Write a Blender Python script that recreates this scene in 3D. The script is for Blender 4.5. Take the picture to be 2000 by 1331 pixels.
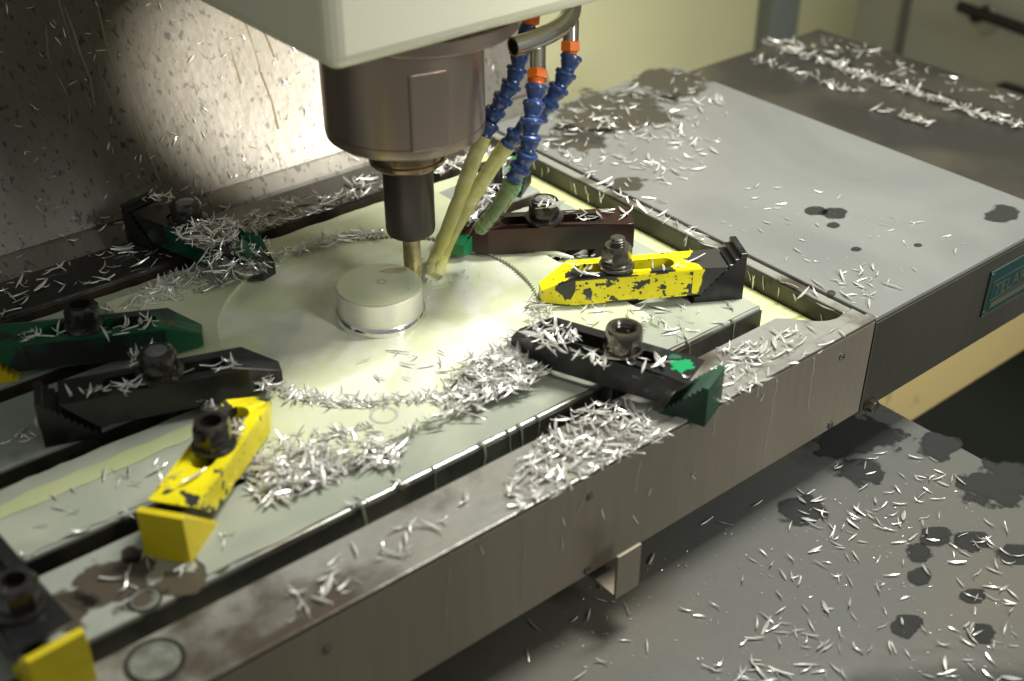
import bpy, bmesh, math, random
import numpy as np
from mathutils import Vector, Matrix, Euler, noise
from mathutils.geometry import tessellate_polygon

for o in list(bpy.data.objects): bpy.data.objects.remove(o)
scn = bpy.context.scene
col = scn.collection
rnd = random.Random(7)

# ------------------------------------------------------------------ camera
FPX, PITCH, YAW = 2362.0, math.radians(33.0), math.radians(50.8)
FH = Vector((math.cos(YAW), math.sin(YAW), 0)); RT = Vector((math.sin(YAW), -math.cos(YAW), 0)); UZ = Vector((0, 0, 1))
FW = FH*math.cos(PITCH) - UZ*math.sin(PITCH); UP = FH*math.sin(PITCH) + UZ*math.cos(PITCH)
def ray(u, v): return FW + RT*((u-1000)/FPX) + UP*((665.5-v)/FPX)
CAM = -ray(740, 622)*0.80
cd = bpy.data.cameras.new('camera'); cam = bpy.data.objects.new('camera', cd); col.objects.link(cam)
cam.location = CAM
cam.rotation_euler = Matrix((RT, UP, -FW)).transposed().to_euler()
cd.sensor_width = 36; cd.lens = FPX/2000*36; cd.clip_start = 0.01; cd.clip_end = 50
cd.dof.use_dof = True; cd.dof.focus_distance = 0.83; cd.dof.aperture_fstop = 5.2
scn.camera = cam

# ------------------------------------------------------------------ world, lamps, exposure
w = bpy.data.worlds.new('World'); scn.world = w; w.use_nodes = True
bg = w.node_tree.nodes['Background']; bg.inputs[0].default_value = (0.85, 0.88, 0.80, 1); bg.inputs[1].default_value = 0.25
def area(name, loc, target, size, power, colr, sy=None, spread=math.pi):
    l = bpy.data.lights.new(name, 'AREA'); l.energy = power; l.color = colr; l.size = size; l.spread = spread
    if sy: l.shape = 'RECTANGLE'; l.size_y = sy
    o = bpy.data.objects.new(name, l); col.objects.link(o); o.location = loc
    o.rotation_euler = (Vector(target)-Vector(loc)).to_track_quat('-Z', 'Y').to_euler()
    return o
sl = bpy.data.lights.new('wall_patch_spot', 'SPOT'); sl.energy = 290; sl.color = (1.0, .94, .80); sl.spot_size = math.radians(8.4); sl.spot_blend = .28; sl.shadow_soft_size = .03  # added unseen spot, cone shaped to brighten a patch of the rear wall
so = bpy.data.objects.new('wall_patch_spot', sl); col.objects.link(so); so.location = (0.86, -0.74, 0.42)
so.rotation_euler = (Vector((.108, .277, .062))-so.location).to_track_quat('-Z', 'Y').to_euler()
area('machine_lamp', (0.46, -0.16, 0.92), (0.12, -.02, 0.0), 0.12, 4.6, (1.0, 0.98, 0.91), 0.40, math.radians(100))
area('front_fill', (0.50, -1.55, 1.10), (0.52, 0.1, 0.12), 0.35, 2.8, (0.98, 1.0, 0.92), 1.0, math.radians(42))  # added soft fill from the front to brighten the head, source unseen
vs = scn.view_settings
vs.view_transform = 'Standard'; vs.look = 'None'; vs.exposure = 0.32; vs.gamma = 1.0; vs.use_curve_mapping = False
scn.render.engine = 'CYCLES'

# ------------------------------------------------------------------ pixel -> place helpers
def P(u, v, z=0.0):
    r = ray(u, v); return CAM + r*((z-CAM.z)/r.z)
def Pa(u, v, axis, val):
    r = ray(u, v); return CAM + r*((val-CAM[axis])/r[axis])
def Pd(u, v, d): return CAM + ray(u, v)*d
def depth(p): return (Vector(p)-CAM).dot(FW)

# ------------------------------------------------------------------ materials
MATS = {}
def mat(name, c1, c2=None, scale=20., lo=.45, hi=.6, r1=.4, r2=None, m1=0., m2=None, bump=0., bscale=None, detail=5.,
        stretch=None, specks=0., xwear=None, coat=0., tint=None, tscale=4., grain=0.0, gscale=300., spec=.5, dist=0.0, tr=0.0):
    """procedural two-tone surface: c1 worn into c2 by noise, with fine bump and slow tint"""
    if name in MATS: return MATS[name]
    m = bpy.data.materials.new(name); m.use_nodes = True; nt = m.node_tree; N = nt.nodes; L = nt.links
    b = N['Principled BSDF']
    tc = N.new('ShaderNodeTexCoord'); mp = N.new('ShaderNodeMapping'); L.new(tc.outputs['Object'], mp.inputs[0])
    if stretch: mp.inputs['Scale'].default_value = stretch
    def nz(s, d=5., dd=0.):
        n = N.new('ShaderNodeTexNoise'); n.inputs['Scale'].default_value = s; n.inputs['Detail'].default_value = d
        n.inputs['Distortion'].default_value = dd; L.new(mp.outputs[0], n.inputs['Vector']); return n
    def ramp(src, a, z):
        r = N.new('ShaderNodeMapRange'); r.interpolation_type = 'SMOOTHSTEP'
        r.inputs[1].default_value = a; r.inputs[2].default_value = z; L.new(src, r.inputs[0]); return r.outputs[0]
    def mix(f, a, c):
        x = N.new('ShaderNodeMix'); x.data_type = 'RGBA'; L.new(f, x.inputs[0])
        for k, q in ((6, a), (7, c)):
            if isinstance(q, tuple): x.inputs[k].default_value = (*q[:3], 1)
            else: L.new(q, x.inputs[k])
        return x.outputs[2]
    def mixf(f, a, c):
        x = N.new('ShaderNodeMix'); L.new(f, x.inputs[0]); x.inputs[2].default_value = a; x.inputs[3].default_value = c; return x.outputs[0]
    colr = c1
    if tint:
        f = ramp(nz(tscale, 4., 1.0).outputs[0], .35, .65); colr = mix(f, c1, tint)
    b.inputs['Roughness'].default_value = r1; b.inputs['Metallic'].default_value = m1
    if c2:
        src = nz(scale, detail, dist).outputs[0]
        if xwear:
            sx = N.new('ShaderNodeSeparateXYZ'); L.new(tc.outputs['Object'], sx.inputs[0])
            w_ = N.new('ShaderNodeMath'); w_.operation = 'MULTIPLY_ADD'; L.new(ramp(sx.outputs[0], xwear[0], xwear[1]), w_.inputs[0]); w_.inputs[1].default_value = xwear[2]; L.new(src, w_.inputs[2]); src = w_.outputs[0]
        f = ramp(src, lo, hi)
        if specks:
            f2 = ramp(nz(420., 3.).outputs[0], specks, specks+.03); mx_ = N.new('ShaderNodeMath'); mx_.operation = 'MAXIMUM'; L.new(f, mx_.inputs[0]); L.new(f2, mx_.inputs[1]); f = mx_.outputs[0]
        colr = mix(f, colr, c2)
        if r2 is not None: L.new(mixf(f, r1, r2), b.inputs['Roughness'])
        if m2 is not None: L.new(mixf(f, m1, m2), b.inputs['Metallic'])
    if grain:
        g = nz(gscale, 3.); h = N.new('ShaderNodeHueSaturation'); L.new(ramp(g.outputs[0], .2, .8), h.inputs['Value'])
        mr = N.new('ShaderNodeMapRange'); mr.inputs[3].default_value = 1-grain; mr.inputs[4].default_value = 1+grain; L.new(g.outputs[0], mr.inputs[0])
        L.new(mr.outputs[0], h.inputs['Value'])
        if isinstance(colr, tuple): h.inputs['Color'].default_value = (*colr[:3], 1)
        else: L.new(colr, h.inputs['Color'])
        colr = h.outputs[0]
    if isinstance(colr, tuple): b.inputs['Base Color'].default_value = (*colr[:3], 1)
    else: L.new(colr, b.inputs['Base Color'])
    b.inputs['Coat Weight'].default_value = coat; b.inputs['Coat Roughness'].default_value = .08
    b.inputs['Specular IOR Level'].default_value = spec
    if tr: b.inputs['Transmission Weight'].default_value = tr; b.inputs['IOR'].default_value = 1.33
    if bump:
        n = nz(bscale or scale*3, 4.); bp = N.new('ShaderNodeBump'); bp.inputs['Strength'].default_value = bump; bp.inputs['Distance'].default_value = .001
        L.new(n.outputs[0], bp.inputs['Height']); L.new(bp.outputs[0], b.inputs['Normal'])
    MATS[name] = m; return m

M_film = mat('milky_steel', (.31, .33, .285), (.11, .095, .072), 9., .54, .64, .16, .35, 0., .55, .25, 60, tint=(.25, .275, .24), tscale=6, coat=.3, grain=.08)
M_rim = mat('stained_steel', (.29, .285, .25), (.11, .09, .068), 16., .47, .62, .22, .3, .2, .5, .35, 90, tint=(.30, .30, .27), tscale=12, coat=.25, grain=.15)
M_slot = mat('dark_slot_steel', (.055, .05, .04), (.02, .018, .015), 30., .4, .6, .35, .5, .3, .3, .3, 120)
M_brownwall = mat('lit_brown_slot_wall', (.09, .065, .04), (.045, .035, .025), 40., .4, .6, .3, .4, .4, .4, .3, 120, stretch=(1, 1, .3))
M_panel = mat('brushed_steel', (.34, .30, .23), (.24, .21, .165), 3., .4, .65, .36, .44, .5, .5, .12, 220, stretch=(1., 1., .06), grain=.12, gscale=260)
M_cover = mat('cover_steel', (.225, .23, .22), (.065, .058, .046), 7., .72, .80, .26, .4, .15, .4, .2, 70, tint=(.185, .19, .182), tscale=5, grain=.05)
M_darkcover = mat('oily_dark_cover', (.055, .052, .046), (.10, .09, .07), 8., .45, .65, .35, .3, .4, .4, .25, 60, grain=.1)
M_lower = mat('wet_slide_cover', (.125, .127, .118), (.07, .07, .068), 9., .62, .70, .26, .2, .15, .2, .15, 80, tint=(.155, .142, .115), tscale=4, grain=.06, dist=.6)
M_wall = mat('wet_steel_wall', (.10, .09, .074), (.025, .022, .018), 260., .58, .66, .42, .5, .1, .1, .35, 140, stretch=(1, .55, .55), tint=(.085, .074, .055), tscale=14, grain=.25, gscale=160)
M_cream = mat('cream_paint', (.80, .77, .61), None, r1=.3, bump=.05, bscale=200, tint=(.77, .75, .60), tscale=3, coat=.2)
M_creamwall = mat('cream_wall_paint', (.66, .62, .37), None, r1=.45, bump=.05, bscale=60, tint=(.60, .57, .34), tscale=2.5)
M_greywall = mat('grey_white_paint', (.62, .60, .51), None, r1=.4, tint=(.57, .56, .49), tscale=2.)
M_beige = mat('beige_casting', (.50, .38, .17), (.36, .27, .12), 30., .6, .7, .5, .6, bump=.1, bscale=50)
M_floor = mat('dark_sump', (.035, .04, .034), None, r1=.3)
M_spin = mat('spindle_steel', (.52, .42, .35), (.40, .32, .27), 3., .3, .7, .26, .32, .9, .9, .04, 200, stretch=(1, 1, .05))
M_holder = mat('blackened_steel', (.055, .045, .04), (.035, .03, .028), 14., .4, .6, .3, .4, .5, .5, .04, 150)
M_flange = mat('oiled_flange', (.30, .22, .15), None, r1=.22, m1=.95)
M_carbide = mat('gold_carbide', (.42, .34, .17), (.25, .21, .12), 60., .4, .6, .25, .35, .8, .8)
M_alu = mat('turned_aluminium', (.80, .78, .72), (.72, .70, .64), 6., .3, .7, .32, .38, .6, .6, .10, 400, stretch=(.02, .02, 1), grain=.05, gscale=500)
M_chip = mat('bright_swarf', (.80, .79, .75), (.58, .57, .53), 70., .42, .58, .25, .42, .6, .5)
M_swarf = mat('packed_swarf', (.33, .325, .30), (.10, .098, .09), 260., .42, .58, .35, .5, .5, .3, 1., 330)
M_blue = mat('blue_plastic', (.022, .055, .19), (.018, .045, .15), 60., .3, .7, .28, .34, coat=.5)
M_orange = mat('orange_plastic', (.85, .17, .01), (.75, .14, .01), 50., .3, .7, .35, .4)
M_chrome = mat('chromed_pipe', (.55, .52, .45), (.45, .42, .36), 30., .4, .7, .16, .24, .95, .95)
M_black = mat('black_steel', (.012, .012, .013), (.026, .025, .024), 60., .5, .7, .34, .45, .1, .1, .25, 150, coat=.12, spec=.4, grain=.3, gscale=150)
M_nut = mat('oiled_black_nut', (.035, .032, .03), (.08, .075, .065), 120., .5, .7, .2, .3, .6, .6, .15, 200, coat=.3)
M_nutgrey = mat('grey_steel_nut', (.17, .16, .14), (.10, .09, .08), 90., .45, .65, .2, .3, .8, .8, .15, 200, coat=.3)
M_yel = mat('chipped_yellow_paint', (.80, .70, .008), (.03, .029, .026), 60., .60, .612, .34, .4, bump=.3, bscale=160, detail=11, tint=(.66, .56, .006), tscale=30, specks=.66, xwear=(.022, .004, .16), grain=.08, gscale=200)
M_yelflank = mat('flaked_yellow_paint', (.80, .70, .008), (.03, .029, .026), 80., .595, .607, .34, .4, bump=.3, bscale=160, detail=11, tint=(.70, .60, .006), tscale=30, specks=.62, xwear=(.038, .024, .16), grain=.08, gscale=200)
M_yel2 = mat('worn_yellow_paint', (.82, .70, .008), (.035, .034, .03), 46., .505, .515, .34, .4, bump=.3, bscale=160, detail=12, specks=.66, xwear=(.022, .010, .3), grain=.08, gscale=200)
M_yelblk = mat('yellow_block_paint', (.62, .50, .006), (.09, .08, .02), 60., .66, .72, .45, .5, bump=.2, bscale=150, tint=(.54, .43, .006), tscale=20)
M_green = mat('green_paint', (.004, .075, .032), (.012, .016, .015), 42., .53, .58, .3, .36, bump=.2, bscale=120, detail=7, coat=.2)
M_greenblk = mat('worn_green_on_black', (.016, .017, .018), (.0, .22, .07), 34., .66, .675, .26, .34, bump=.2, bscale=150, detail=7, coat=.25)
M_greendk = mat('dark_green_paint', (.008, .055, .028), (.01, .03, .02), 40., .4, .6, .4, .45)
M_redblk = mat('red_brown_black', (.034, .010, .007), (.010, .008, .008), 40., .38, .62, .3, .36, .1, .1, .2, 100, stretch=(.25, 1, 1), coat=.15, spec=.4)
M_teal = mat('teal_enamel', (.010, .040, .040), (.008, .032, .032), 30., .4, .6, .35, .4)
M_brass = mat('dull_gilt', (.16, .15, .11), None, r1=.4, m1=.6)
M_rubber = mat('black_rubber', (.015, .015, .016), None, r1=.5)
M_post = mat('grey_post_paint', (.20, .22, .20), None, r1=.45)

def coolant_mat(name, ca, cb, cc, rough=.2, scale=11., alpha=1., bump=.12):
    m = bpy.data.materials.new(name); m.use_nodes = True; nt = m.node_tree; N = nt.nodes; L = nt.links; b = N['Principled BSDF']
    tc = N.new('ShaderNodeTexCoord')
    n1 = N.new('ShaderNodeTexNoise'); n1.inputs['Scale'].default_value = scale; n1.inputs['Detail'].default_value = 5; n1.inputs['Distortion'].default_value = 1.6
    n2 = N.new('ShaderNodeTexNoise'); n2.inputs['Scale'].default_value = scale*.55; n2.inputs['Detail'].default_value = 3; n2.inputs['Distortion'].default_value = 2.2
    L.new(tc.outputs['Object'], n1.inputs[0]); L.new(tc.outputs['Object'], n2.inputs[0])
    def rp(s, a, z):
        r = N.new('ShaderNodeMapRange'); r.interpolation_type = 'SMOOTHSTEP'; r.inputs[1].default_value = a; r.inputs[2].default_value = z; L.new(s, r.inputs[0]); return r.outputs[0]
    x = N.new('ShaderNodeMix'); x.data_type = 'RGBA'; L.new(rp(n1.outputs[0], .38, .62), x.inputs[0]); x.inputs[6].default_value = (*ca, 1); x.inputs[7].default_value = (*cb, 1)
    y = N.new('ShaderNodeMix'); y.data_type = 'RGBA'; L.new(rp(n2.outputs[0], .5, .72), y.inputs[0]); L.new(x.outputs[2], y.inputs[6]); y.inputs[7].default_value = (*cc, 1)
    L.new(y.outputs[2], b.inputs['Base Color'])
    b.inputs['Roughness'].default_value = rough; b.inputs['IOR'].default_value = 1.34; b.inputs['Alpha'].default_value = alpha
    b.inputs['Subsurface Weight'].default_value = .0
    n3 = N.new('ShaderNodeTexNoise'); n3.inputs['Scale'].default_value = 45; n3.inputs['Detail'].default_value = 2; n3.inputs['Distortion'].default_value = .6; L.new(tc.outputs['Object'], n3.inputs[0])
    bp = N.new('ShaderNodeBump'); bp.inputs['Strength'].default_value = bump; bp.inputs['Distance'].default_value = .002; L.new(n3.outputs[0], bp.inputs['Height']); L.new(bp.outputs[0], b.inputs['Normal'])
    MATS[name] = m; return m
M_cool = coolant_mat('milky_coolant', (.55, .585, .39), (.68, .69, .59), (.50, .515, .49), scale=14., bump=.35)
M_coolplate = coolant_mat('coolant_on_plate', (.49, .525, .34), (.56, .59, .43), (.53, .555, .48), bump=.2)
M_coolgreen = coolant_mat('deep_coolant', (.58, .62, .27), (.63, .66, .33), (.55, .58, .30))
M_coolgrey = coolant_mat('thin_coolant', (.29, .315, .255), (.35, .37, .295), (.26, .285, .245), scale=9.)
M_coolstrip = coolant_mat('yellow_green_coolant', (.37, .41, .21), (.39, .42, .24), (.34, .38, .23))
M_run = coolant_mat('running_coolant', (.26, .27, .22), (.30, .31, .25), (.24, .25, .21), .1, 60., .8)
M_jet = coolant_mat('coolant_jet', (.62, .58, .20), (.70, .67, .32), (.60, .56, .22), .15, 60., .82, bump=.5)
M_jetgreen = coolant_mat('green_coolant_jet', (.16, .24, .09), (.22, .30, .13), (.13, .22, .09), .15, 60., .75)

# ------------------------------------------------------------------ mesh helpers
def link(name, me, m=None, parent=None, kind=None):
    o = bpy.data.objects.new(name, me); col.objects.link(o)
    if m is not None: me.materials.append(m)
    if parent is not None: o.parent = parent
    if kind: o['kind'] = kind
    return o
def mk(name, vf, m, parent=None, smooth=False, bevel=0., kind=None, seg=2):
    me = bpy.data.meshes.new(name); me.from_pydata([tuple(v) for v in vf[0]], [], [tuple(f) for f in vf[1]]); me.validate(); me.update()
    bm = bmesh.new(); bm.from_mesh(me); bmesh.ops.recalc_face_normals(bm, faces=bm.faces); bm.to_mesh(me); bm.free()
    o = link(name, me, m, parent, kind)
    if smooth:
        me.shade_smooth() if hasattr(me, 'shade_smooth') else None
        me.set_sharp_from_angle(angle=math.radians(32))
    if bevel:
        b = o.modifiers.new('bevel', 'BEVEL'); b.width = bevel; b.segments = seg; b.limit_method = 'ANGLE'; b.angle_limit = math.radians(35)
    return o
def join(*vfs):
    V, F = [], []
    for v, f in vfs:
        n = len(V); V += [tuple(q) for q in v]; F += [tuple(i+n for i in q) for q in f]
    return V, F
def boxvf(x0, x1, y0, y1, z0, z1):
    V = [(x, y, z) for z in (z0, z1) for x, y in ((x0, y0), (x1, y0), (x1, y1), (x0, y1))]
    return V, [(0, 3, 2, 1), (4, 5, 6, 7), (0, 1, 5, 4), (1, 2, 6, 5), (2, 3, 7, 6), (3, 0, 4, 7)]
def prism(outline, z0, z1, holes=(), zfun=None, zbot=None):
    loops = [list(outline)]+[list(h) for h in holes]
    pts = [p for l in loops for p in l]; n = len(pts)
    tris = tessellate_polygon([[Vector((p[0], p[1], 0)) for p in l] for l in loops])
    V = [(p[0], p[1], zbot(*p) if zbot else z0) for p in pts]+[(p[0], p[1], zfun(*p) if zfun else z1) for p in pts]
    F = [tuple(t) for t in tris]+[tuple(i+n for i in t) for t in tris]
    k = 0
    for l in loops:
        for i in range(len(l)):
            a, b = k+i, k+(i+1) % len(l); F.append((a, b, b+n, a+n))
        k += len(l)
    return V, F
def lathe(prof, n=48, c=(0, 0, 0), cap0=True, cap1=True):
    V, F = [], []
    for r, z in prof:
        for i in range(n):
            a = 2*math.pi*i/n; V.append((c[0]+r*math.cos(a), c[1]+r*math.sin(a), c[2]+z))
    for j in range(len(prof)-1):
        for i in range(n):
            k = (i+1) % n; F.append((j*n+i, j*n+k, (j+1)*n+k, (j+1)*n+i))
    if cap0: F.append(tuple(range(n)))
    if cap1: F.append(tuple((len(prof)-1)*n+i for i in range(n)))
    return V, F
def frame_of(d):
    d = Vector(d).normalized(); q = d.to_track_quat('Z', 'X'); return q.to_matrix()
def xf(vf, loc, d=None, M3=None):
    R = M3 if M3 is not None else (frame_of(d) if d is not None else Matrix.Identity(3)); l = Vector(loc)
    return [tuple(R @ Vector(v)+l) for v in vf[0]], vf[1]
def tube(path, radii, n=16, cap=True):
    pts = [Vector(p) for p in path]; V, F = [], []
    up = None
    for i, p in enumerate(pts):
        d = (pts[min(i+1, len(pts)-1)]-pts[max(i-1, 0)]).normalized()
        if up is None: up = d.orthogonal().normalized()
        up = (up-d*up.dot(d)).normalized(); s = d.cross(up); r = radii[i] if hasattr(radii, '__len__') else radii
        for k in range(n):
            a = 2*math.pi*k/n; V.append(p+(up*math.cos(a)+s*math.sin(a))*r)
    for i in range(len(pts)-1):
        for k in range(n):
            q = (k+1) % n; F.append((i*n+k, i*n+q, (i+1)*n+q, (i+1)*n+k))
    if cap: F += [tuple(range(n)), tuple((len(pts)-1)*n+k for k in range(n))]
    return V, F
def spline(pts, n=40):
    pts = [Vector(p) for p in pts]; P_ = [pts[0]*2-pts[1]]+pts+[pts[-1]*2-pts[-2]]; out = []
    m = len(pts)-1
    for i in range(n+1):
        t = i/n*m; k = min(int(t), m-1); t -= k; a, b, c, d = P_[k:k+4]
        out.append(.5*((2*b)+(c-a)*t+(2*a-5*b+4*c-d)*t*t+(3*b-a-3*c+d)*t**3))
    return out
def hexnut(af, h, hole=0., chamfer=.12, n=6, bore=None):
    """hex nut with chamfered top, optional bore"""
    R = af/math.sqrt(3); N = 24; V = []; F = []
    def hexr(a):
        s = math.pi/3; q = (a % s)-s/2; return af/2/math.cos(q)
    rings = []
    for z, kind in ((0, 'h'), (h*(1-chamfer), 'h'), (h, 'c')):
        ring = []
        for i in range(N):
            a = 2*math.pi*i/N; r = hexr(a) if kind == 'h' else af/2*.92
            if kind == 'h' and z > 0: r = min(hexr(a), R*.985)
            ring.append(len(V)); V.append((r*math.cos(a), r*math.sin(a), z))
        rings.append(ring)
    if hole:
        for z in (h, h-(bore or h*.7)):
            ring = []
            for i in range(N):
                a = 2*math.pi*i/N; ring.append(len(V)); V.append((hole*math.cos(a), hole*math.sin(a), z))
            rings.append(ring)
    for a, b in zip(rings, rings[1:]):
        for i in range(N): k = (i+1) % N; F.append((a[i], a[k], b[k], b[i]))
    F.append(tuple(rings[0])); F.append(tuple(rings[-1]))
    return V, F
def empty(name, loc=(0, 0, 0), rz=0.):
    o = bpy.data.objects.new(name, None); col.objects.link(o); o.location = loc; o.rotation_euler = (0, 0, rz); o.empty_display_size = .02
    return o
def tag(o, label, cat, group=None):
    o['label'] = label; o['category'] = cat
    if group: o['group'] = group
    return o

# ------------------------------------------------------------------ setting: walls, sump, way covers
XE = 0.2077            # end of the slotted block
FAR = [-.150, -.0785, 0., .0795, .1575]; SW = .0155
# sump floor far below
mk('floor', boxvf(-1.6, 2.2, -1.3, 1.3, -.62, -.6), M_floor, kind='structure')
# rear steel panel: lower gutter lip and the steep wet sheet above the lap seam
S0 = Vector((0, .243, 0)); SL = math.radians(60)
def sheet(x0, x1, a, b, t, nx=2):
    a, b = Vector(a), Vector(b); d = (b-a).normalized(); nrm = Vector((0, d.z, -d.y))*t
    V = [(x0, a.y, a.z), (x1, a.y, a.z), (x1, b.y, b.z), (x0, b.y, b.z)]; V += [(x, y+nrm.y, z+nrm.z) for x, y, z in V]
    return V, [(0, 1, 2, 3), (7, 6, 5, 4), (0, 4, 5, 1), (1, 5, 6, 2), (2, 6, 7, 3), (3, 7, 4, 0)]
top = S0+Vector((0, math.cos(SL), math.sin(SL)))*.75
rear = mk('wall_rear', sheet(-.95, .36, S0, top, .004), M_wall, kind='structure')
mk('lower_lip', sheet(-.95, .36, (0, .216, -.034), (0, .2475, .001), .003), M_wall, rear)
M_drip = mat('dried_coolant', (.15, .125, .075), (.11, .095, .06), 80., .4, .6, .2, .3, coat=.4)
dd_ = Vector((0, math.cos(SL), math.sin(SL))); dn_ = Vector((0, -math.sin(SL), math.cos(SL)))
for k_ in range(11):
    x = rnd.uniform(-.22, .22); t0 = rnd.uniform(.12, .34); t1 = rnd.uniform(.005, .09); pts_ = []
    for i in range(9): t = t0+(t1-t0)*i/8; pts_.append(S0+dd_*t+Vector((x+.012*noise.noise(Vector((t*22, k_*3.1, 0))), 0, 0))-dn_*.0007)
    tv, tf = tube(pts_, [rnd.uniform(.0006, .0016) for i in range(9)], 8); mk('drip', (tv, tf), M_drip, rear, True)
# cream enclosure wall behind and the grey door side on the right
WY = .62
cw = mk('wall_back', boxvf(.02, Pa(1668, 60, 1, WY).x, WY, WY+.02, -.6, 1.2), M_creamwall, kind='structure')
pp = Pa(1476, 50, 1, WY).x, Pa(1530, 50, 1, WY).x
mk('corner_post', boxvf(pp[0], pp[1], WY-.03, WY-.0005, -.6, 1.2), M_post, cw, bevel=.004)
WX = Pa(1668, 60, 1, WY).x
rw = mk('wall_right', boxvf(WX, WX+.02, -.9, WY+.02, -.6, 1.2), M_greywall, kind='structure')
h = [Pa(u, v, 0, WX-.0005) for u, v in ((1757, 50), (1772, 50))]
mk('door_seam', boxvf(WX-.0035, WX-.0005, h[1].y, h[0].y, -.6, 1.2), M_post, rw)
h1 = Pa(1873, 12, 0, WX-.03); h2 = Pa(2000, 58, 0, WX-.03)
hd = empty('door_handle', (WX, (h1.y+h2.y)/2-.12, h1.z)); tag(hd, 'black bar handle on the grey white door panel', 'door handle')
l1 = h1-hd.location; l2 = h2+(h2-h1)*1.2-hd.location
mk('grip', tube([l1, l2], .0085), M_rubber, hd, True)
st = Pa(1905, 32, 0, WX-.03)-hd.location
mk('standoff', tube([st, st+Vector((.029, 0, 0))], .011), M_rubber, hd, True)
mk('rosette', lathe([(.022, 0), (.022, .004), (.016, .007)], 24, (0, 0, 0)), M_greywall, hd, True).matrix_local = Matrix.Translation(st+Vector((.0285, 0, -.012))) @ Matrix.Rotation(-math.pi/2, 4, 'Y')
q = Pa(1935, 168, 0, WX-.04)
tag(mk('floor_cabinet', boxvf(WX-.12, WX-.003, q.y-.5, q.y, -.599, q.z), M_rubber, bevel=.004), 'black box standing against the grey white door panel', 'box')

# slide cover under the table, beige casting
ZL = -.112
pe = P(1726, 796, ZL).x
sc_ = mk('slide_cover', boxvf(-1.0, pe, -1.05, .19, ZL-.006, ZL), M_lower)
tag(sc_, 'wet grey sheet steel slide cover under the table, scattered with chips', 'way cover')
mk('hem', boxvf(pe-.0005, pe+.0025, -1.05, .19, ZL-.02, ZL-.0005), M_lower, sc_)
def blot(u, v, ru, rv, z, m, parent, seed, name='oil_shade_patch'):
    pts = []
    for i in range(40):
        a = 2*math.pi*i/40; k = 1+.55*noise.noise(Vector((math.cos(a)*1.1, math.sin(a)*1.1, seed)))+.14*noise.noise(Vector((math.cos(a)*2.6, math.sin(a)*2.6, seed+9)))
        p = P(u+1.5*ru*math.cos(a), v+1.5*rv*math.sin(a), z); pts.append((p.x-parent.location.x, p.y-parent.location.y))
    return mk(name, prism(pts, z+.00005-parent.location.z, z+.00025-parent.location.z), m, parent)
M_oil_shade = bpy.data.materials.new('wet_oil_shade'); M_oil_shade.use_nodes = True
def _oil_shade(m):
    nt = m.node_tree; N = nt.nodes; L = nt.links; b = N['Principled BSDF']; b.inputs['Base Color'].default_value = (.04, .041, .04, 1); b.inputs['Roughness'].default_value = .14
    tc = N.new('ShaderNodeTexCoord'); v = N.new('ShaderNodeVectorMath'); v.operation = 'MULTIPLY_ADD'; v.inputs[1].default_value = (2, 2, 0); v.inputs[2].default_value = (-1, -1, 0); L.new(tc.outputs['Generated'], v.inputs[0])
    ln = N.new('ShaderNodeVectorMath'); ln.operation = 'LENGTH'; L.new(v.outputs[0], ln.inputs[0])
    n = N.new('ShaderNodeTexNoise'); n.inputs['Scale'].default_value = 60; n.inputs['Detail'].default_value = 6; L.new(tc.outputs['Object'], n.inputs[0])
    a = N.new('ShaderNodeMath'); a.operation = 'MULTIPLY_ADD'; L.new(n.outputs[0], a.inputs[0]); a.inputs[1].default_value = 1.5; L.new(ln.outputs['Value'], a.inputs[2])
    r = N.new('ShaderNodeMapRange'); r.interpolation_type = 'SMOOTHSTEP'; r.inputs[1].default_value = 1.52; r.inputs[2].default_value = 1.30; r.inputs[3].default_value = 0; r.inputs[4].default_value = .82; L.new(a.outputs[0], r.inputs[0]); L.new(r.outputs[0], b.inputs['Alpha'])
_oil_shade(M_oil_shade)
for k_, (u, v, ru, rv) in enumerate(((1688, 918, 52, 24), (1572, 996, 42, 26), (1830, 872, 40, 22), (1955, 950, 60, 40), (1900, 1060, 46, 14), (1990, 1080, 50, 16), (1795, 1085, 26, 16), (1830, 1050, 30, 14), (1800, 1125, 22, 16), (1900, 1165, 30, 10), (1770, 1225, 36, 16), (1920, 1240, 26, 18), (1660, 850, 90, 40))):  # last patch paints the shade band beside the table; the others are oil
    blot(u, v, ru, rv, ZL, M_oil_shade, sc_, k_*1.7)
bz = Pa(1780, 826, 1, -.10).z
bb = mk('base_casting', boxvf(.05, .80, -.10, .12, bz, ZL-.022), M_beige, bevel=.004)
bb2 = mk('casting_shoulder', boxvf(pe+.004, .80, -.102, .12, ZL-.0215, -.078), M_beige, bb, bevel=.003)
tag(bb, 'beige painted base casting showing under the end cover', 'machine base')

# ------------------------------------------------------------------ machine table
tb = empty('machine_table', (0, 0, -.075)); tag(tb, 'wet steel milling machine table with slots, coolant trough and steel front', 'machine table')
tb_z = .075
def tpart(name, vf, m, **k): return mk(name, ([(x, y, z+tb_z) for x, y, z in vf[0]], vf[1]), m, tb, **k)
X0, YF, YR = -.75, -.2055, .206
edges = [(YR, FAR[4])] + [(FAR[i]-SW, FAR[i-1]) for i in (4, 3, 2, 1)]
DZ = -.030
M_rear = mat('dark_reflection_land', (.022, .021, .019), (.07, .055, .04), 12., .5, .68, .13, .22, .0, .2, .3, 90, coat=.3)  # reflection of the dark wall painted in as a near-black land colour
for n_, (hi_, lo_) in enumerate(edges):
    tpart('table_land', boxvf(X0, XE, lo_, hi_, DZ, 0), M_rear if n_ == 0 else M_film, bevel=.0012)
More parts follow.
